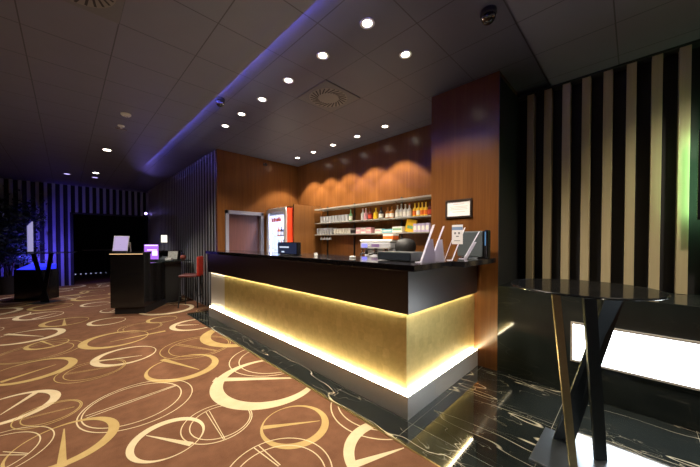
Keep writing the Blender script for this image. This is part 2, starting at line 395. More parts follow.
# far slat wall with its dark opening
FY = 13.1
wf = MB(); wf.box(-7, .174, FY+.1, FY+.2, 0, ZC).box(.174, 2.188, FY+.1, FY+.2, 2.37, ZC).box(2.188, 2.4, FY+.1, FY+.2, 0, ZC)
wf = struct(wf.build('wall_far', M['void']))
x0 = -3.83
while x0 < 2.2:
    zlo = 2.37 if x0 > .16 else 0
    MB().box(x0, x0+.074, FY, FY+.1, zlo, ZC, .003).build('slat', M['grey_slat'], wf); x0 += .1765
MB().box(.10, .174, FY-.01, FY+.2, 0, 2.42).box(2.188, 2.26, FY-.01, FY+.2, 0, 2.42).box(.10, 2.26, FY-.01, FY+.2, 2.37, 2.42).build('opening_frame', M['black_matt'], wf)
ws = MB().box(-2, 4.2, 17.4, 17.5, 0, ZC).box(-.6, -.5, FY+.2, 17.4, 0, ZC).box(4.1, 4.2, FY+.2, 17.4, 0, ZC)
struct(ws.build('wall_vestibule', M['void']))
# step with a row of small lights, and a hand rail, in the dark room beyond the opening
st = thing('dark_step', 'dark step beyond the far opening edged with a row of tiny blue lights', 'step', (1.0, 16.6, 0))
MB().box(-1.2, 1.6, 0, .8, 0, .14, .004).build('tread', M['black_matt'], st)
for k in range(9): MB().lathe([(0, 0), (.022, 0), (.022, .012), (0, .012)], seg=10, M=Matrix.Translation((-1.05+k*.16, 0, .07)) @ Matrix.Rotation(R(90), 4, 'X')).build('step_light', M['step_dot'], st)
hr = thing('hand_rail', 'thin pale hand rail on posts in the dark room beyond the opening', 'railing', (.9, 15.6, 0))
MB().cyl((-.45, 0, 1.10), (.95, 0, 1.10), .016).build('rail', M['steel'], hr)
for xx in (-.42, .25, .92): MB().cyl((xx, 0, 0), (xx, 0, 1.10), .014).build('post', M['dark_metal'], hr)
# walls out of the picture, closing the foyer
struct(MB().box(-7, -6.9, -5, 20, 0, ZC).build('wall_side', M['void']))
struct(MB().box(-7, 9, -5, -4.9, 0, ZC).build('wall_front', M['void']))

# low marble clad wall below the right slats, with its light box
struct(MB().box(3.435, WX, -5, 1.08, 0, .968, .004).build('wall_low', M['marble_wall']))
lb = thing('light_box', 'long bright white light box set in the low black marble wall', 'light', (3.43, -1.0, .338))
MB().box(-.016, .0, -1.405, 1.405, 0, .35, 0).build('light_panel', M['lightbox'], lb)
MB().ring([(-1.42, -.012), (1.42, -.012), (1.42, .362), (-1.42, .362)], [(-1.403, .006), (1.403, .006), (1.403, .344), (-1.403, .344)], 0, .024,
          M=Matrix(((0, 0, -1, 0), (1, 0, 0, 0), (0, 1, 0, 0), (0, 0, 0, 1)))).build('metal_frame', M['steel'], lb)

# ------------------------------------------------------------------ bar counter
CX, CY, CE = 1.961, 1.292, 5.87
bc = thing('bar_counter', 'L-shaped bar counter with lit gold leaf front and dark upper band', 'counter', (0, 0, 0))
k = MB(); k.box(CX, CX+.45, CY, CE, 0, .182, .003).box(CX+.45, 3.43, CY, CY+.45, 0, .182, .003); k.box(CX, CX+.004, CY, CE, .182, .193).box(CX+.004, 3.43, CY, CY+.004, .182, .193); k.build('kick_plate', M['steel'], bc)
GI = .045
MB().box(CX+GI, CX+.40, CY+GI, 5.19, .182, .869).build('front_gold_panel', M['gold'], bc)['label'] = 'long gold leaf panel'
MB().box(CX+.40, 3.43, CY+GI, CY+.40, .182, .869).build('end_gold_panel', M['gold'], bc)['label'] = 'short gold leaf panel'
MB().box(CX+GI, CX+.40, 5.19, CE, .182, .869, .003).build('steel_end_panel', M['steel'], bc)
MB().box(CX, CX+.42, CY, CE, .869, 1.226, .003).box(CX+.40, 3.40, CY, CY+.42, .869, 1.226, .003).build('upper_band', M['dark_brown'], bc)
MB().box(CX+.012, CX+.030, CY+.012, CE-.01, .1825, .190).box(CX+.03, 3.43, CY+.012, CY+.030, .1825, .190).build('lower_strip_light', M['led_low'], bc)
MB().box(CX+.028, CX+.042, CY+.028, CE-.01, .8665, .8688).box(CX+.042, 3.38, CY+.028, CY+.042, .8665, .8688).build('upper_strip_light', M['led_high'], bc)
ct = tag(MB().box(1.925, 2.60, 1.215, 5.91, 1.228, 1.281, .004).box(2.60, 3.43, 1.10, 1.85, 1.228, 1.281, .004).build('countertop', M['slab']),
         'polished black stone countertop lying on the bar counter', 'countertop')
# back counter below the shelves
kb = thing('back_counter', 'wooden back counter under the bottle shelves behind the bar', 'counter', (3.62, 2.0, 0))
MB().box(0, .598, -.08, 3.14, 0, .94).build('body', M['wood_cab'], kb)
MB().box(-.02, .598, -.085, 3.15, .94, .98, .004).build('worktop', M['slab'], kb)
for q in range(5): MB().box(-.018, 0, -.07+q*.64, .56+q*.64, .10, .92, .003).build('cabinet_door', M['wood_cab'], kb)

# fridge
FR = thing('drinks_fridge', 'upright drinks fridge with lit glass door and red side behind the bar', 'fridge', (3.30, 5.63, 0))
W2, FH = .41, 2.21
fb = MB(); fb.box(.05, .62, -W2, -W2+.04, .08, FH).box(.05, .62, W2-.04, W2, .08, FH).box(.58, .62, -W2, W2, .08, FH).box(.05, .62, -W2, W2, FH-.16, FH).box(.05, .62, -W2, W2, 0, .25)
fb.build('cabinet_body', M['white'], FR)
MB().box(.03, .16, -W2-.012, -W2-.001, .02, FH-.03, .003).build('red_side_panel', M['red_panel'], FR)
MB().box(.16, .62, -W2-.012, -W2-.001, .02, FH-.03, .003).build('dark_red_side_panel', plain('dark_red_panel', (.28, .012, .012), .35), FR)
MB().box(.56, .578, -W2+.05, W2-.05, .26, FH-.18).box(.055, .085, W2-.06, W2-.041, .28, FH-.20).box(.055, .085, -W2+.041, -W2+.06, .28, FH-.20).build('light_panel', M['fridge_light'], FR)
RX = Matrix(((0, 0, 1, 0), (1, 0, 0, 0), (0, 1, 0, 0), (0, 0, 0, 1)))
dm = Matrix.Translation((0, 0, FH/2+.03)) @ RX
fd = MB().ring(rrect(.82, FH-.10, .07), rrect(.66, FH-.26, .06), 0, .045, M=dm).build('door', M['steel'], FR)
MB().prism(rrect(.66, FH-.26, .06), .015, .022, M=dm).build('door_glass', thin_glass('fridge_glass', (.95, .98, 1), dens=.03), fd)
MB().box(-.035, -.015, -.37, -.35, .9, 1.5, .006).build('door_handle', M['chrome'], fd)
hd = MB()
for j, (yy, w_, z_) in enumerate(((.20, .04, .10), (.14, .05, .07), (.07, .05, .085), (.01, .03, .07), (-.05, .06, .075), (-.12, .05, .10), (-.18, .04, .07))):
    hd.box(.004, .012, yy-w_/2, yy+w_/2, 1.90, 1.90+z_, .003)
hd.build('red_lettering', M['red_panel'], fd)
for j, zz in enumerate((.58, .92, 1.26, 1.58)): MB().box(.10, .55, -W2+.045, W2-.045, zz, zz+.012).build('shelf', M['chrome'], FR)
# bottles inside the fridge
def bottle_mesh(h, r, neck=.35, nr=.32):
    return [(0, 0), (r*.9, 0), (r, .012*h/.3), (r, h*(1-neck-.12)), (r*.85, h*(1-neck-.03)), (r*nr, h*(1-neck+.08)), (r*nr, h*.93), (r*nr*1.15, h*.935), (r*nr*1.15, h), (0, h)]
def make_bottle(name, label, h, r, mat, lab, cap, group, loc, neck=.35):
    b = thing(name, label, 'bottle', loc, 0, group)
    MB().lathe(bottle_mesh(h, r, neck)[:7]+[(0, h*.93)], seg=14).build('glass_body', mat, b, smooth=True)
    if lab: MB().lathe([(r+.0008, h*.10), (r+.0008, h*.42)], seg=14).build('label_band', lab, b, smooth=True)
    MB().lathe([(r*.36, h*.92), (r*.36, h), (0, h)], seg=12).build('cap', cap, b, smooth=True)
    return b
fcols = ['b_violet', 'b_darkred', 'b_teal', 'b_orange', 'b_black']
fwords = ['violet', 'dark red', 'teal', 'orange', 'black']
rows = ['lowest', 'second', 'third', 'topmost']
for j, zz in enumerate((.592, .932, 1.272, 1.592)):
    for q in range(5):
        make_bottle('chilled_bottle', '%s bottle on the %s shelf inside the lit fridge' % (fwords[(q+j) % 5], rows[j]), .23, .034, M[fcols[(q+j) % 5]], M['b_label'], M['white'], 'bottles in the drinks fridge', (3.30+.22, 5.63+.24-q*.12, zz))
# wooden side panel that boxes the fridge in
tag(MB().box(3.465, 4.215, 5.165, 5.195, 0, 2.262, .002).build('cabinet_side_panel', M['wood_cab']), 'tall wooden panel standing between the fridge and the shelves', 'panel')

# shelves
def shelf(z, label, thick):
    s_ = thing('wall_shelf', label, 'shelf', (3.98, 3.55, z), 0, 'glass shelves on the back wall')
    MB().box(0, .232, -1.75, 1.56, -thick, 0, .003).build('shelf_board', M['shelf_glass'], s_)
    for yy in (1.385, .53, -.63): MB().hexa([(.20, yy-.008, -thick-.06), (.232, yy-.008, -thick-.06), (.232, yy+.008, -thick-.06), (.20, yy+.008, -thick-.06)], [(.03, yy-.008, -thick), (.232, yy-.008, -thick), (.232, yy+.008, -thick), (.03, yy+.008, -thick)]).build('bracket', M['chrome'], s_)
shelf(2.185, 'empty thick glass shelf, topmost on the back wall', .030)
shelf(1.873, 'middle glass shelf carrying tumblers and spirit bottles', .022)
shelf(1.619, 'lowest glass shelf carrying glasses and small boxes', .022)
wp = struct(MB().box(4.204, 4.219, 4.07, 4.10, 1.0, 2.25).box(4.204, 4.219, 2.905, 2.935, 1.0, 2.25).box(4.204, 4.219, 4.92, 4.95, 1.0, 2.25).build('trim_2', M['dark_metal']))

# glasses
def glass_thing(h, r, label, group, loc, base=.8):
    g = tag(MB().lathe([(0, 0), (r*base, 0), (r, h), (r-.003, h), (r*base-.003, .008), (0, .008)], seg=14).build('tumbler', M['tumbler'], smooth=True), label, 'glass', group)
    g.location = loc; return g
proto = glass_thing(.135, .046, 'clear tall tumbler in the row on the middle shelf, left of the bottles', 'tumblers on the middle shelf', (4.04, 4.92, 1.8735))
pts = [(xx, 4.92-.098*q) for xx in (4.04, 4.15) for q in range(9)]
for xx, yy in pts[1:]: dup(proto, (xx, yy, 1.8735))
proto2 = glass_thing(.135, .042, 'clear glass at the left end of the lowest shelf', 'glasses at the left of the lowest shelf', (4.04, 5.05, 1.6195))
for xx in (4.04, 4.15):
    for q in range(6):
        if (xx, q) != (4.04, 0): dup(proto2, (xx, 5.05-.09*q, 1.6195))
cupp = tag(MB().lathe([(0, 0), (.022, 0), (.026, .006), (.040, .05), (.042, .062), (.039, .062), (.024, .01), (0, .01)], seg=14).build('coffee_cup', M['cup'], smooth=True), 'small white cup in the stacked rows on the lowest shelf', 'cup', 'white cups on the lowest shelf')
cupp.location = (4.04, 4.48, 1.6195)
for xx in (4.04, 4.14):
    for q in range(6):
        for lv in (0, 1):
            if (xx, q, lv) != (4.04, 0, 0): dup(cupp, (xx, 4.48-.088*q, 1.6195+lv*.048))
hang = tag(MB().lathe([(.034, 0), (.004, .0), (.004, .045), (.030, .06), (.036, .10), (.033, .10), (.027, .064), (0, .052)], seg=14).build('stemmed_glass', M['tumbler'], smooth=True), 'small stemmed glass hanging upside down under the lowest shelf', 'glass', 'stemmed glasses hanging under the lowest shelf')
hang.location = (4.04, 4.93, 1.597); hang.rotation_euler = (R(180), 0, 0)
for q in range(1, 4):
    c = hang.copy(); C.objects.link(c); c.location = (4.04, 4.93-.095*q, 1.597)

# spirit bottles on the middle shelf (position along the wall, look)
SPIR = [(4.03, .25, .036, 'b_green', 'b_label', 'b_green', 'pale green bottle with white label beside the tumblers'),
        (3.70, .24, .036, 'b_clear', None, 'b_pink', 'clear bottle with pink cap, left of the pink one'),
        (3.62, .24, .036, 'b_pink', None, 'white', 'pink tinted clear bottle beside the dark red bottle'),
        (3.51, .235, .045, 'b_darkred', 'b_redlabel', 'b_black', 'dark bottle with red label left of the tall yellow one'),
        (3.375, .225, .042, 'b_yellow', 'b_yellow', 'b_yellow', 'all yellow bottle standing alone between two dark bottles'),
        (3.25, .235, .044, 'b_black', 'b_label', 'b_black', 'black bottle with white label right of the yellow one'),
        (3.10, .22, .040, 'b_amber', 'b_label', 'b_amber', 'amber bottle with white label, left of the amber pair'),
        (3.01, .22, .040, 'b_amber', 'b_label', 'b_amber', 'amber bottle with white label, right of the amber pair'),
        (2.89, .235, .037, 'b_clear', 'b_label', 'b_cream', 'clear bottle beside the amber pair, first of the clear four'),
        (2.81, .25, .037, 'b_clear', 'b_label', 'white', 'clear bottle, second from the amber pair'),
        (2.73, .235, .037, 'b_clear', 'b_label', 'b_cream', 'clear bottle, third from the amber pair'),
        (2.65, .235, .037, 'b_clear', 'b_label', 'b_redlabel', 'clear bottle next to the yellow bottles, last of the clear four'),
        (2.545, .235, .037, 'b_yellow', 'b_orange', 'b_yellow', 'yellow bottle, leftmost of the yellow four near the column'),
        (2.475, .235, .037, 'b_yellow', 'b_cream', 'b_yellow', 'yellow bottle, second of the yellow four near the column'),
        (2.41, .235, .034, 'b_yellow', 'b_orange', 'b_yellow', 'yellow bottle, third of the yellow four near the column'),
        (2.345, .235, .034, 'b_yellow', 'b_orange', 'b_yellow', 'yellow bottle, last of the yellow four, beside dark red'),
        (2.275, .235, .036, 'b_darkred', 'b_redlabel', 'b_black', 'dark red bottle at the column end of the middle shelf')]
for yy, h, r_, a, b_, c_, lab in SPIR:
    make_bottle('spirit_bottle', lab, h*.92, r_, M[a], M[b_] if b_ else None, M[c_], 'spirit bottles on the middle shelf', (4.05, yy, 1.8735), .38)
# boxes on the lowest shelf
BOX = [(3.93, .14, .07, 'b_black', None, 'flat black tray on the lowest shelf'), (3.79, .12, .11, 'b_pink', 'b_label', 'pink and white carton on the lowest shelf, left of a paler one'),
       (3.66, .12, .105, 'b_label', 'b_pink', 'white carton with pink band between two pink cartons'), (3.53, .12, .11, 'b_pink', 'b_cream', 'pink carton on the lowest shelf, right end of the pink group'),
       (3.29, .15, .075, 'b_cream', 'b_pink', 'low cream carton left of the teal box'), (3.09, .22, .065, 'b_teal', 'b_label', 'low teal box on the lowest shelf'),
       (2.87, .20, .10, 'b_label', 'b_green', 'white carton with green band left of the leaning yellow packet')]
for yy, w_, h, a, b_, lab in BOX:
    o = thing('carton', lab, 'box', (4.06, yy, 1.6195), 0, 'cartons on the lowest shelf')
    MB().box(-.05, .07, -w_/2, w_/2, 0, h, .003).build('box_body', M[a], o)
    if b_: MB().box(-.0515, -.050, -w_/2+.012, w_/2-.012, h*.35, h*.7).build('printed_band', M[b_], o)
yp = thing('yellow_packet', 'yellow packet leaning back on the lowest shelf beside lilac cartons', 'packet', (4.07, 2.66, 1.6195), R(12))
MB().box(-.025, .025, -.085, .085, 0, .215, .004, M=Matrix.Rotation(R(14), 4, 'X')).build('packet', M['b_yellow'], yp)
MB().box(-.027, -.025, -.05, .05, .06, .11, M=Matrix.Rotation(R(14), 4, 'X')).build('printed_patch', M['b_green'], yp)
for q, lab in enumerate(('first lilac and white carton beside the yellow packet', 'second lilac and white carton from the yellow packet', 'third lilac and white carton from the yellow packet', 'fourth lilac and white carton, at the column end')):
    o = thing('lilac_carton', lab, 'box', (4.05, 2.51-q*.073, 1.6195), 0, 'lilac cartons on the lowest shelf')
    MB().box(-.05, .07, -.033, .033, 0, .135, .002).build('box_body', M['b_lilac'], o)
    MB().box(-.0515, -.05, -.026, .026, .03, .10).build('printed_band', M['b_label'], o)

# coffee machine on the back counter
cf = thing('coffee_machine', 'chrome espresso machine with white top tray on the back counter', 'coffee machine', (3.66, 3.05, .98))
MB().box(-.02, .48, -.27, .37, .02, .13, .012).build('drip_base', M['chrome'], cf)
MB().box(.12, .48, -.26, .36, .13, .40, .01).build('back_body', plain('pale_steel', (.66, .68, .76), .3, .25, .05), cf)
MB().box(.03, .48, -.27, .39, .36, .47, .025, seg=3).build('head_housing', plain('pale_steel_housing', (.62, .64, .70), .25, .4, .05), cf)
MB().box(.03, .50, -.28, .40, .47, .515, .02, seg=3).build('top_tray', M['white'], cf)
for yy in (-.16, .05, .26):
    g = MB().cyl((.07, yy, .365), (.07, yy, .29), .034).cyl((.07, yy, .30), (.07, yy, .265), .042).build('group_head', M['chrome'], cf, smooth=True)
    MB().cyl((.05, yy, .283), (-.10, yy, .265), .011, .014).build('portafilter_handle', M['black_matt'], g)
for yy in (-.22, .33): MB().cyl((.04, yy, .37), (-.01, yy, .15), .007).build('steam_wand', M['chrome'], cf)
MB().box(.026, .030, -.05, .12, .39, .44).build('control_panel', M['b_violet'], cf)
MB().box(.024, .030, .22, .34, .385, .445, .002).build('blue_status_lamp', emit('blue_panel_lamp', (.1, .12, 1), 1.6), cf)
MB().lathe([(.010, 0), (.016, 0), (.016, .006), (.010, .006)], (.02, .17, .412), 12).build('pressure_gauge', M['white'], cf)
for q in range(4):
    u = tag(MB().lathe([(0, 0), (.022, 0), (.026, .006), (.038, .05), (.040, .062), (.037, .062), (.024, .01), (0, .01)], seg=14).build('espresso_cup', M['cup'], smooth=True), 'white espresso cup under the chrome group heads', 'cup', 'cups under the coffee machine')
    u.location = (3.70, 3.30-.085*q-(.04 if q > 1 else 0), 1.111)
ob = thing('orange_box', 'orange and white box on top of the coffee machine', 'box', (3.80, 2.86, 1.4955))
MB().box(-.06, .10, -.10, .10, 0, .085, .003).build('box_body', M['b_orange'], ob)
MB().box(-.062, .102, -.102, .102, .06, .088, .003).build('white_lid', M['white'], ob)
# dark grinder with rounded hood
gr = thing('coffee_grinder', 'black round-topped coffee grinder right of the coffee machine', 'grinder', (3.86, 2.60, .98))
MB().lathe([(0, 0), (.15, 0), (.155, .05), (.13, .10), (.14, .30), (.165, .36), (.165, .43), (.14, .49), (.08, .525), (0, .535)], seg=28).build('hood', plain('matt_black_hood', (.006, .006, .007), .6), gr, smooth=True)
MB().cyl((-.12, 0, .22), (-.20, 0, .20), .03, .022).build('spout', plain('matt_black_hood', (.006, .006, .007), .6), gr)

# ------------------------------------------------------------------ things on the countertop
ZT = 1.2815
po = thing('price_display', 'dark blue till display with pale text near far end of countertop', 'display', (2.10, 3.28, ZT), R(0))
MB().box(-.012, .05, -.235, .235, .012, .175, .008).build('housing', M['black'], po)
sc = MB().box(-.0145, -.012, -.222, .222, .022, .165).build('screen', M['screen_dark'], po)
MB().box(-.0158, -.0146, -.05, .18, .098, .118).box(-.0158, -.0146, .06, .13, .035, .055).build('screen_text', M['screen_text'], sc)
MB().box(-.03, .11, -.16, .16, 0, .012, .004).build('foot', M['black_matt'], po)
tl = thing('tealight_holder', 'small lit tealight on countertop in front of fridge panel', 'candle', (2.30, 2.93, ZT))
MB().lathe([(0, 0), (.024, 0), (.027, .036), (.024, .036), (.021, .006), (0, .006)], seg=16).build('holder', M['tumbler'], tl, smooth=True)
MB().lathe([(0, .007), (.020, .007), (.020, .028), (0, .028)], seg=14).build('wax', M['candle'], tl, smooth=True)
t2 = tag(MB().box(-.025, .025, -.03, .03, 0, .02, .005).build('white_dish', M['white']), 'small white dish on countertop left of the coffee machine', 'dish'); t2.location = (2.30, 2.26, ZT)
cd = thing('cash_drawer', 'low dark grey box on countertop beside the acrylic stands', 'box', (2.2, 1.62, ZT), 0)
MB().box(0, .26, -.20, .19, .006, .085, .004).build('case', M['grey'], cd)
MB().box(-.004, 0, -.19, .18, .012, .078, .001).build('drawer_front', plain('dark_drawer_front', (.05, .06, .08), .2), cd)
# leaning acrylic stands: each a sloping sheet with a wedge foot, seen almost edge on
def stand(label, p, rz, length, w, foot, card=None, lean=.17, h=.32, wf=.1):
    s_ = thing('acrylic_stand', label, 'brochure stand', (p[0], p[1], ZT), rz, 'acrylic stands at the counter corner')
    # local x: lean direction (top goes to +x), local y: width
    MB().hexa([(0, -w/2, 0), (.005, -w/2, 0), (.005, w/2, 0), (0, w/2, 0)], [(lean, -w/2, h), (lean+.005, -w/2, h), (lean+.005, w/2, h), (lean, w/2, h)]).build('back_sheet', M['acrylic'], s_)
    for yy in ((-w/2, w/2-.004) if foot else ()):
        MB().hexa([(.004, yy, 0), (foot, yy, 0), (foot, yy+.004, 0), (.004, yy+.004, 0)], [(lean*.62, yy, h*.62), (lean*.62+.03, yy, h*.62), (lean*.62+.03, yy+.004, h*.62), (lean*.62, yy+.004, h*.62)]).build('side_foot', M['acrylic'], s_)
    MB().box(-.045, .004, -w/2, w/2, 0, .005).build('lip', M['acrylic'], s_)
    if card: card(s_, lean, h, w)
    return s_
LR = R(-48)
stand('white acrylic stand with wide wedge foot, beside the dark box', (2.235, 1.345), R(-50), .3, .09, .125, None, .112, .335)
stand('white acrylic stand with wedge foot, second from the dark box', (2.425, 1.355), R(-53), .3, .07, .125, None, .118, .33)
stand('thin clear leaning stand left of the printed card', (2.80, 1.40), R(-63), .3, .06, 0, None, .10, .29)
def card(s_, lean, h, w):
    mm = Matrix.Translation((lean*.55-.02, -w/2-.03, h*.50)) @ Matrix.Rotation(R(-35), 4, 'Z')
    c = MB().box(-.055, .055, -.002, .002, 0, .185, M=mm).build('printed_card', M['paper'], s_)
    MB().box(-.055, .055, -.0032, -.002, .135, .165, M=mm).build('blue_header', M['paper_blue'], c)
    MB().box(-.03, -.012, -.0032, -.002, .095, .115, M=mm).box(.01, .028, -.0032, -.002, .095, .115, M=mm).box(-.012, .016, -.0032, -.002, .07, .08, M=mm).box(-.03, .03, -.0032, -.002, .03, .036, M=mm).build('grey_print', M['paper_dark'], c)
stand('leaning stand holding a white printed card with blue header', (2.68, 1.265), R(-60), .3, .07, 0, card, .115, .32)
stand('white leaning stand right of the printed card, before the grey monitor', (3.00, 1.285), R(-62), .3, .06, .03, None, .15, .29)
# till monitor and terminal against the column
mo = thing('till_monitor', 'dark grey till monitor seen from behind, near the wood column', 'monitor', (3.24, 1.30, ZT), R(-8))
MB().box(-.02, .03, -.14, .165, .012, .30, .014, seg=3).build('back_shell', M['grey'], mo)
MB().box(-.04, .12, -.10, .10, 0, .012, .004).build('foot', M['dark_metal'], mo)
te = thing('card_terminal', 'slim black upright terminal with blue lit edge at the column', 'terminal', (3.24, 1.128, ZT), R(-20))
MB().box(-.03, .03, -.022, .022, 0, .31, .012, seg=3).build('body', M['black'], te)
MB().box(-.0325, -.03, -.006, .008, .14, .29, .001).build('blue_screen', M['pos_blue'], te)

# certificate on the column
ce = thing('framed_certificate', 'dark framed white certificate with faint red lines on the wood column', 'picture frame', (3.434, 1.535, 1.759))
FM = Matrix(((0, 0, -1, 0), (-1, 0, 0, 0), (0, 1, 0, 0), (0, 0, 0, 1)))
MB().ring([(-.165, 0), (.165, 0), (.165, .225), (-.165, .225)], [(-.145, .02), (.145, .02), (.145, .205), (-.145, .205)], .001, .022, M=FM).build('frame', M['frame'], ce)
pp = MB().prism([(-.145, .02), (.145, .02), (.145, .205), (-.145, .205)], .003, .006, M=FM).build('paper', M['paper'], ce)
ln = MB()
for zz, a, b_ in ((.165, -.07, .07), (.135, -.11, .11), (.118, -.10, .10), (.10, -.11, .11), (.07, -.08, .08)): ln.prism([(a, zz), (b_, zz), (b_, zz+.006), (a, zz+.006)], .0062, .007, M=FM)
ln.build('printed_lines', M['paper_red'], pp)

# television on the right slats with green backlight
tv = thing('wall_screen', 'black screen edge with green backlight on the beige slats, right edge', 'screen', (4.10, -.95, 1.66))
MB().box(-.13, -.09, -.52, .555, 0, .80, .006).build('panel', M['tv'], tv)
MB().box(-.09, .003, -.45, .45, .10, .70).build('mount', M['black_matt'], tv)
MB().box(-.088, -.080, .52, .545, .04, .76).box(-.088, -.08, -.5, .52, .745, .765).box(-.088, -.08, -.5, .52, .035, .055).build('backlight_strip', M['green_led'], tv)

# ------------------------------------------------------------------ round bistro tables
def flat_leg(p0, p1, w, t_, d0, d1):
    # flat bar between centre points p0 (floor) and p1 (top); d = direction of its width
    def sec(p, d):
        d = Vector((math.cos(d), math.sin(d), 0)); n = Vector((-d.y, d.x, 0)); p = Vector(p)
        return [p-d*w/2-n*t_/2, p+d*w/2-n*t_/2, p+d*w/2+n*t_/2, p-d*w/2+n*t_/2]
    return MB().hexa(sec(p0, d0), sec(p1, d1))
def bistro(label, c, r, zt, legs, rot, side):
    b = thing('bistro_table', label, 'table', (c[0], c[1], 0))
    MB().lathe([(0, zt-.014), (r-.004, zt-.014), (r, zt-.010), (r, zt-.004), (r-.004, zt), (0, zt)], seg=96).build('tabletop', M['smoked'], b, smooth=True)
    MB().lathe([(0, zt-.022), (r*.28, zt-.022), (r*.28, zt-.0145), (0, zt-.0145)], seg=32).build('mounting_plate', M['dark_metal'], b, smooth=True)
    s = side/2
    MB().box(-s, s, -s, s, 0, .014, .002, M=Matrix.Rotation(rot, 4, 'Z')).build('base_plate', M['base_steel'], b)
    for p0, p1, w_, t_, d0, d1, mm in legs:
        flat_leg((p0[0]-c[0], p0[1]-c[1], .013), (p1[0]-c[0], p1[1]-c[1], zt-.02), w_, t_, d0, d1).build('leg', mm, b)
    return b
gold_glow_leg = plain('gold_reflection_leg', (.40, .34, .19), .4, .8)  # metal leg with the counter's gold reflection painted into its colour
bistro('tall round smoked-glass table on flat crossed legs before the light box', (2.41, .25), .40, 1.17,
       [((2.305, .262), (2.11, .335), .048, .012, R(-48), R(-48), gold_glow_leg),
        ((2.505, .142), (2.29, .195), .075, .018, R(-48), R(-48), M['dark_metal']),
        ((2.56, .35), (2.42, .075), .13, .012, R(-62), R(-42), M['dark_metal'])], R(-1), .46)
# left table far back
CL = (-.39, 9.93)
lt = bistro('tall round dark table on crossed legs beside the blue-lit plinth', CL, .60, 1.2,
       [((CL[0]+.06, CL[1]-.06), (CL[0]-.16, CL[1]+.16), .11, .014, R(-45), R(-45), M['dark_metal']),
        ((CL[0]-.02, CL[1]+.02), (CL[0]+.14, CL[1]-.14), .10, .014, R(-45), R(-45), M['dark_metal'])], R(45), .40)
ms = thing('menu_screen', 'pale upright lit display on the round table by the blue-lit plinth', 'display', (-.60, 10.14, 1.2), R(-30))
MB().box(-.03, .03, -.10, .10, 0, .02, .004).build('foot', M['dark_metal'], ms)
pn = MB().hexa([(-.012, -.07, .02), (.012, -.07, .02), (.012, .07, .02), (-.012, .07, .02)], [(-.012, -.07, .62), (.012, -.07, .62), (.012, .07, .74), (-.012, .07, .74)]).build('panel', M['screen_white_soft'], ms)

# planter with blue light and a dark plant
pl = thing('display_plinth', 'black square plinth with a glowing blue top at the left', 'plinth', (-.53, 10.70, 0), R(-45))
MB().ring([(-.35, -.20), (.35, -.20), (.35, .20), (-.35, .20)], [(-.32, -.17), (.32, -.17), (.32, .17), (-.32, .17)], 0, .76).build('box_walls', M['black'], pl)
MB().hexa([(-.319, -.169, .66), (.319, -.169, .66), (.319, .169, .66), (-.319, .169, .66)], [(-.319, -.169, .765), (.319, -.169, .765), (.319, .169, .89), (-.319, .169, .89)]).build('blue_light_top', M['blue_led'], pl)
pt = thing('potted_tree', 'dark leafy indoor plant in a black pot behind the blue-lit plinth', 'plant', (-1.15, 12.25, 0))
MB().lathe([(0, 0), (.20, 0), (.26, .48), (.24, .48), (.22, .42), (0, .42)], seg=28).build('pot', M['black_matt'], pt, smooth=True)
tr = MB()
rp = random.Random(11); tips = []
for k in range(10):
    a = rp.uniform(0, 6.28); rad = rp.uniform(.08, .42); top = (rad*math.cos(a), rad*math.sin(a), rp.uniform(1.1, 2.3))
    tr.cyl((rp.uniform(-.07, .07), rp.uniform(-.07, .07), .4), top, .018, .006, 8); tips.append(top)
tr.build('stems', M['bark'], pt)
lf = bmesh.new()
for k in range(2600):
    b0 = rp.choice(tips)
    p = Vector((b0[0]+rp.gauss(0, .22), b0[1]+rp.gauss(0, .20), b0[2]+rp.gauss(-.15, .32)))
    if p.z < .8 or math.hypot(p.x, p.y) > .78: continue
    d = Vector((rp.gauss(0, 1), rp.gauss(0, 1), rp.gauss(-.2, .6))).normalized(); s_ = d.cross(Vector((rp.gauss(0, 1), rp.gauss(0, 1), rp.gauss(0, 1)))).normalized()
    L_ = rp.uniform(.09, .15); w_ = L_*.28; n_ = d.cross(s_)*L_*.12
    v = [lf.verts.new(q) for q in (p, p+d*L_*.4+s_*w_+n_, p+d*L_, p+d*L_*.4-s_*w_+n_)]
    lf.faces.new(v)
o = MB(); o.bm.free(); o.bm = lf; o.build('foliage', M['leaf'], pt)

# ------------------------------------------------------------------ reception desk at the back left
DA = math.atan2(6.977-7.304, 1.117-.675)
rd = thing('reception_desk', 'black reception desk with tall lit-edge front and lower glass worktop', 'desk', (.675, 7.304, 0), DA)
Wd = .55
MB().box(0.0, Wd, 0, .84, .0, .14).build('plinth', M['black_matt'], rd)
MB().box(-.06, Wd, -.03, .22, .14, 1.205, .004).build('front_body', M['black'], rd)
MB().box(-.02, Wd, .225, .84, .14, .985, .004).build('rear_body', M['black'], rd)
MB().box(-.03, Wd+.02, .225, .86, .986, 1.01, .003).build('side_worktop', plain('dark_glass_top', (.02, .035, .035), .06), rd)
MB().box(-.07, Wd+.0, -.045, .26, 1.2055, 1.25, .004).build('tall_top', M['slab'], rd)
MB().box(-.06, Wd-.01, -.0475, -.045, 1.207, 1.217).build('edge_light', M['led_desk'], rd)
cd_, sd_ = math.cos(-DA), math.sin(-DA)
WM = Matrix.Rotation(-DA, 4, 'Z') @ Matrix.Translation((-.675, -7.304, 0))      # foyer axes inside the desk's own frame
MB().box(1.46, 1.98, 7.80, 8.40, 0, .98, .004, M=WM).build('low_body', M['black_matt'], rd)
MB().box(1.30, 2.15, 7.62, 8.44, .985, 1.01, .004, M=WM).build('glass_worktop', plain('dark_green_glass', (.02, .035, .035), .06), rd)
MB().box(1.35, 2.15, 8.56, 8.60, 0, 1.19, .004, M=WM).build('back_panel', M['black_matt'], rd)
MB().box(1.30, 2.17, 8.45, 8.75, 1.19, 1.22, .004, M=WM).build('back_shelf', M['black'], rd)
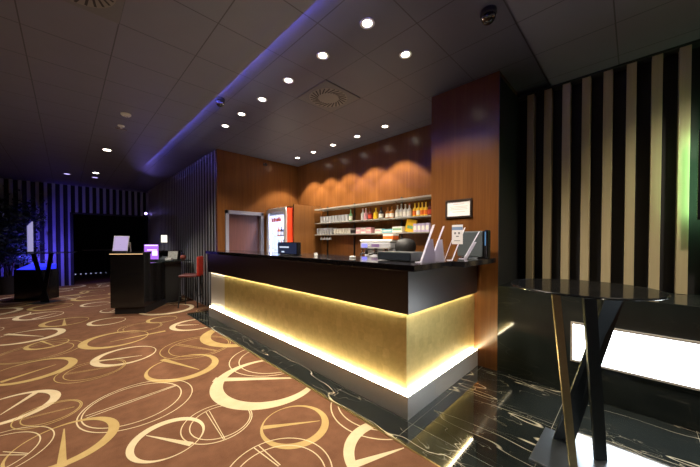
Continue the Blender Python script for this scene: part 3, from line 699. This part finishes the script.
def dk(x, y, z): # desk-local to world
    c_, s_ = math.cos(DA), math.sin(DA); return (.675+c_*x-s_*y, 7.304+s_*x+c_*y, z)
ds = thing('desk_display', 'lilac lit tablet display leaning on the tall front of the reception desk', 'display', dk(.06, .06, 1.251), DA)
mt = Matrix.Rotation(R(-12), 4, 'X')
MB().box(-.13, .15, -.008, .008, .015, .33, .004, M=mt).build('bezel', M['white'], ds)
MB().box(-.12, .14, -.0095, -.008, .025, .32, M=mt).build('screen', M['screen_lilac'], ds)
MB().box(-.05, .06, 0, .12, 0, .012, .003).cyl((.0, .07, .012), (.0, .03, .15), .012).build('support_stand', M['chrome'], ds)
MB().cyl((.17, .06, .0), (.17, .04, .19), .012).build('side_clip', M['steel'], ds)
lp = thing('desk_monitor', 'violet and white lit monitor on the low part of the reception desk', 'monitor', (1.40, 7.92, 1.0115), R(-45))
MB().box(-.10, .10, -.03, .08, 0, .010, .003).cyl((0, .03, .01), (0, .03, .09), .015).build('foot', M['black_matt'], lp)
MB().box(-.17, .17, 0, .02, .03, .385, .004).build('bezel', M['black'], lp)
s2 = MB().box(-.165, .165, -.002, 0, .035, .38).build('screen', M['screen_violet'], lp)
MB().box(-.10, .13, -.0035, -.002, .24, .265).box(.02, .14, -.0035, -.002, .12, .23).box(-.15, .15, -.0035, -.002, .345, .37).build('screen_window', M['screen_white'], s2)
dl = thing('desk_lamp', 'small desk lamp with lit pale shade on the reception back shelf', 'lamp', (1.78, 8.52, 1.2215))
MB().lathe([(0, 0), (.06, 0), (.06, .012), (.012, .02), (.010, .20), (.03, .22), (.008, .24), (.008, .26), (0, .26)], seg=20).build('stem', M['chrome'], dl, smooth=True)
MB().lathe([(.060, .215), (.066, .215), (.066, .40), (.060, .40)], seg=24).build('lamp_shade', M['shade'], dl, smooth=True)
ph = thing('picture_card', 'small framed picture card standing on the low reception worktop', 'picture frame', (1.83, 7.97, 1.0115), R(-40))
MB().box(-.12, .12, 0, .012, 0.01, .22, .003, M=mt).build('frame', M['frame'], ph)
MB().box(-.11, .11, -.0015, 0, .015, .21, M=mt).build('print', plain('pale_grey_print', (.45, .46, .42), .5, 0, .6, 40), ph)
pc = tag(MB().box(-.07, .07, -.04, .04, 0, .06, .01).build('white_box', M['white']), 'small white box on the low reception worktop before the picture card', 'box'); pc.location = (1.72, 7.80, 1.0115); pc.rotation_euler = (0, 0, R(-40))
mk = thing('desk_phone', 'black desk phone on the low reception worktop beside the monitor', 'telephone', (1.66, 8.12, 1.0115), R(-40))
MB().hexa([(-.10, -.08, 0), (.10, -.08, 0), (.10, .10, 0), (-.10, .10, 0)], [(-.10, -.08, .02), (.10, -.08, .02), (.10, .10, .08), (-.10, .10, .08)]).build('base', M['grey'], mk)
MB().box(-.10, -.05, -.07, .09, .075, .105, .012).build('handset', M['black'], mk)
rb = thing('red_pot', 'round dusty red pot at the end of the reception worktop', 'pot', (2.03, 7.83, 1.0115))
MB().lathe([(0, 0), (.035, 0), (.060, .035), (.064, .08), (.045, .12), (.038, .115), (.052, .08), (0, .07)], seg=20).build('pot', plain('dusty_red_glaze', (.34, .09, .07), .4), rb, smooth=True)
# bar stool
bs = thing('bar_stool', 'bar stool with red backrest and dark seat beside the reception desk', 'stool', (2.0, 7.02, 0), DA)
MB().box(-.22, .16, -.19, .19, .67, .73, .025, seg=3).build('seat', plain('dark_red_seat', (.12, .03, .03), .5), bs)
MB().box(.16, .205, -.21, .21, .70, 1.13, .035, seg=3).build('backrest', M['red'], bs)
for sx in (-1, 1):
    for sy in (-1, 1): MB().cyl((sx*.20-.02, sy*.19, 0), (sx*.15-.03, sy*.14, .675), .012, .014, 10).build('leg', M['black_matt'], bs)
MB().cyl((-.205, -.175, .25), (-.205, .175, .25), .009).cyl((.155, -.175, .25), (.155, .175, .25), .009).build('foot_rail', M['chrome'], bs)

# ------------------------------------------------------------------ ceiling fittings
def downlight(label, p, r=.041, lens='lamp_warm', group=None):
    d = thing('downlight', label, 'downlight', p, 0, group)
    MB().lathe([(r, .0), (r+.022, -.004), (r+.024, -.001), (r+.024, .0), (r, .0)], seg=28).build('trim_ring', M['white'], d, smooth=True)
    MB().lathe([(0, -.0025), (r, -.0015), (r, 0)], seg=24).build('lens', M[lens], d, smooth=True)
    return d
LAMPS = []
frontrow = [1.667, 2.274, 2.91, 3.547, 4.174, 4.79]
ords = ['nearest', 'second', 'third', 'fourth', 'fifth', 'farthest']
for yy, w_ in zip(frontrow, ords):
    p = (1.88, yy, ZB); LAMPS.append((p, 1.0, 'f')); downlight('%s of the six lit downlights above the counter front' % w_, p, group='downlights over the bar')
p = (2.466, 1.667, ZB); LAMPS.append((p, 1.0, 'f')); downlight('single lit downlight between the counter row and the wood column', p, group='downlights over the bar')
for yy, w_ in zip((2.94, 3.577, 4.234, 4.87, 5.457), ('nearest', 'second', 'third', 'fourth', 'farthest')):
    p = (3.76, yy, ZB); LAMPS.append((p, 1.0, 'b')); downlight('%s of the five lit downlights along the back wall' % w_, p, group='downlights over the bar')
ZM = ZC
for p, lens, lab in (((.607, 7.55, ZM), 'lamp_warm', 'lit downlight in the grey tiles above the reception desk'), ((.594, 10.31, ZM), 'lamp_warm', 'lit downlight in the grey tiles near the far slats'),
                     ((.04, 11.02, ZM), 'lamp_dim', 'dim violet downlight at the left near the far slats'), ((.615, 11.06, ZM), 'lamp_dim', 'dim violet downlight just beyond the lit far one')):
    downlight(lab, p, .06, lens, 'downlights over the carpet')
for x, y in ((-1.3, .9), (-1.3, 3.6), (-1.3, 6.6), (.3, -1.2), (3.2, -.9), (2.1, -1.0)):
    downlight('lit downlight over the carpet, outside the picture', (x, y, ZM), .06, 'lamp_warm', 'downlights outside the picture'); LAMPS.append(((x, y, ZM), 1.0, 'c'))
LAMPS += [((.607, 7.55, ZM), 1.0, 'd'), ((.594, 10.31, ZM), 1.0, 'd')]

def dome(label, p, rz):
    d = thing('dome_camera', label, 'security camera', p, rz, 'dome cameras on the ceiling')
    MB().lathe([(0, 0), (.062, 0), (.064, -.035), (.056, -.045), (0, -.045)], seg=28).build('mount', M['black_matt'], d, smooth=True)
    MB().lathe([(.054, -.044), (.052, -.07), (.038, -.092), (.018, -.104), (0, -.107)], seg=28).build('dome', plain('glossy_black_dome', (.01, .01, .012), .06), d, smooth=True)
    MB().box(-.05, -.02, -.045, .045, -.082, -.060, .006).build('lens_window', M['chrome'], d)
dome('black dome camera at the edge of the raised ceiling field, left', (1.475, 3.93, ZB), R(60)); dome('black dome camera on the ceiling near the wood column', (2.486, .87, ZB), R(20))
sd = thing('smoke_detector', 'white round smoke detector on the grey ceiling', 'smoke detector', (.634, 5.222, ZM))
MB().lathe([(0, 0), (.062, 0), (.062, -.015), (.052, -.026), (.038, -.036), (0, -.038)], seg=32).build('body', M['white'], sd, smooth=True)
MB().lathe([(.022, -.0382), (.026, -.0382), (.026, -.041), (.022, -.041)], seg=20).build('sensor_ring', M['paper_dark'], sd, smooth=True)
sp_ = thing('sprinkler_head', 'small white ceiling sprinkler just beyond the smoke detector', 'sprinkler', (.642, 5.80, ZM))
MB().lathe([(0, 0), (.045, 0), (.045, -.012), (.015, -.016), (.012, -.05), (0, -.05)], seg=20).build('cap', M['white'], sp_, smooth=True)
MB().box(-.075, .075, -.012, .012, -.058, -.048, .003).build('deflector', M['chrome'], sp_)
wc = thing('wall_camera', 'small black camera under the ceiling on the wood return wall', 'security camera', (3.28, 6.10, 3.22))
MB().box(-.03, .03, -.02, -.001, .0, .06, .004).build('bracket', M['black_matt'], wc)
MB().cyl((0, -.02, .03), (-.03, -.13, .0), .03, .032, 18).build('body', M['black_matt'], wc, smooth=True)
MB().cyl((-.03, -.13, .0), (-.0325, -.139, -.0025), .022, .022, 18).build('lens', M['chrome'], wc, smooth=True)
bl = thing('blue_spotlight', 'small blue-violet spotlight at the top right corner of the far opening', 'spotlight', (2.15, 13.08, 2.50))
MB().cyl((0, 0, 0), (-.02, -.12, 0), .045, .05, 18).build('housing', M['black_matt'], bl, smooth=True)
MB().cyl((-.02, -.12, 0), (-.021, -.128, 0), .042, .042, 18).build('lens', M['blue_dot'], bl, smooth=True)
MB().box(-.01, .01, -.02, .02, -.08, .0).build('bracket', M['black_matt'], bl)
# swirl diffusers: square plate, disc, curved slots
def diffuser(label, p, n=24, r=.25, sq=.297):
    v = thing('air_diffuser', label, 'air vent', p, 0, 'ceiling air diffusers')
    MB().box(-sq, sq, -sq, sq, -.008, 0, .002).build('plate', plain('diffuser_plate', (.10, .10, .115), .5), v)
    MB().lathe([(0, -.0085), (r, -.0085), (r, -.011), (0, -.012)], seg=48).build('face_disc', plain('diffuser_disc', (.15, .145, .135), .45), v)
    for k in range(n):
        a = 2*math.pi*k/n; m_ = Matrix.Rotation(a, 4, 'Z') @ Matrix.Translation((r*.74, 0, 0)) @ Matrix.Rotation(R(34), 4, 'Z')
        MB().box(-.062, .062, -.008, .008, -.0135, -.0122, M=m_).build('slot', M['void'], v)
diffuser('square swirl air diffuser in the ceiling over the bar', (2.476, 2.88, ZB)); diffuser('swirl air diffuser cut by the top edge of the picture, over the carpet', (.04, 2.80, ZC))

# ------------------------------------------------------------------ light
def spot(p, power, col, size, blend, aim=None, rad=.05):
    l = bpy.data.lights.new('downlight_beam', 'SPOT'); l.energy = power; l.color = col; l.spot_size = R(size); l.spot_blend = blend; l.shadow_soft_size = rad
    o = bpy.data.objects.new('downlight_beam', l); C.objects.link(o); o.location = (p[0], p[1], p[2]-.03)
    if aim: o.rotation_euler = (Vector(aim)-Vector(p)).to_track_quat('-Z', 'Y').to_euler()
    return o
WARM = (1, .87, .70)
for p, k, kind in LAMPS:
    if kind == 'f': spot(p, 132, WARM, 122, .45)
    if kind == 'b': spot(p, 200, WARM, 90, .13)
    if kind == 'c': spot(p, (215 if p[0] > 3 else 45) if p[0] > 1.5 else 70, (1, .84, .64), 138 if p[0] > 1.5 else 110, 1.0)
    if kind == 'd': spot(p, 230, (1, .90, .78), 92, .5)
def area(p, aim, power, col, sx, sy):
    l = bpy.data.lights.new('lamp', 'AREA'); l.shape = 'RECTANGLE'; l.size = sx; l.size_y = sy; l.energy = power; l.color = col
    o = bpy.data.objects.new('lamp', l); C.objects.link(o); o.location = p
    o.rotation_euler = (Vector(aim)-Vector(p)).to_track_quat('-Z', 'Y').to_euler(); return o
# blue-violet spotlight on the far wall, throwing along the ceiling
spot((2.12, 12.9, 2.53), 50, (.30, .22, 1), 24, 1.0, (1.6, 4.4, 3.4))
# blue up-light of the plinth on the slats behind it
spot((-.62, 11.85, .95), 110, (.09, .06, 1), 140, .9, (-.62, 13.1, 1.35))
for q in ((.04, 11.02, ZM), (.615, 11.06, ZM)): spot(q, 40, (.42, .32, 1), 120, .6)
w = bpy.data.worlds.new('world'); SC.world = w; w.use_nodes = True
w.node_tree.nodes['Background'].inputs[0].default_value = (.30, .32, .5, 1); w.node_tree.nodes['Background'].inputs[1].default_value = .02

SC.view_settings.view_transform = 'Standard'; SC.view_settings.look = 'None'; SC.view_settings.gamma = 1; SC.view_settings.use_curve_mapping = False
SC.view_settings.exposure = 0
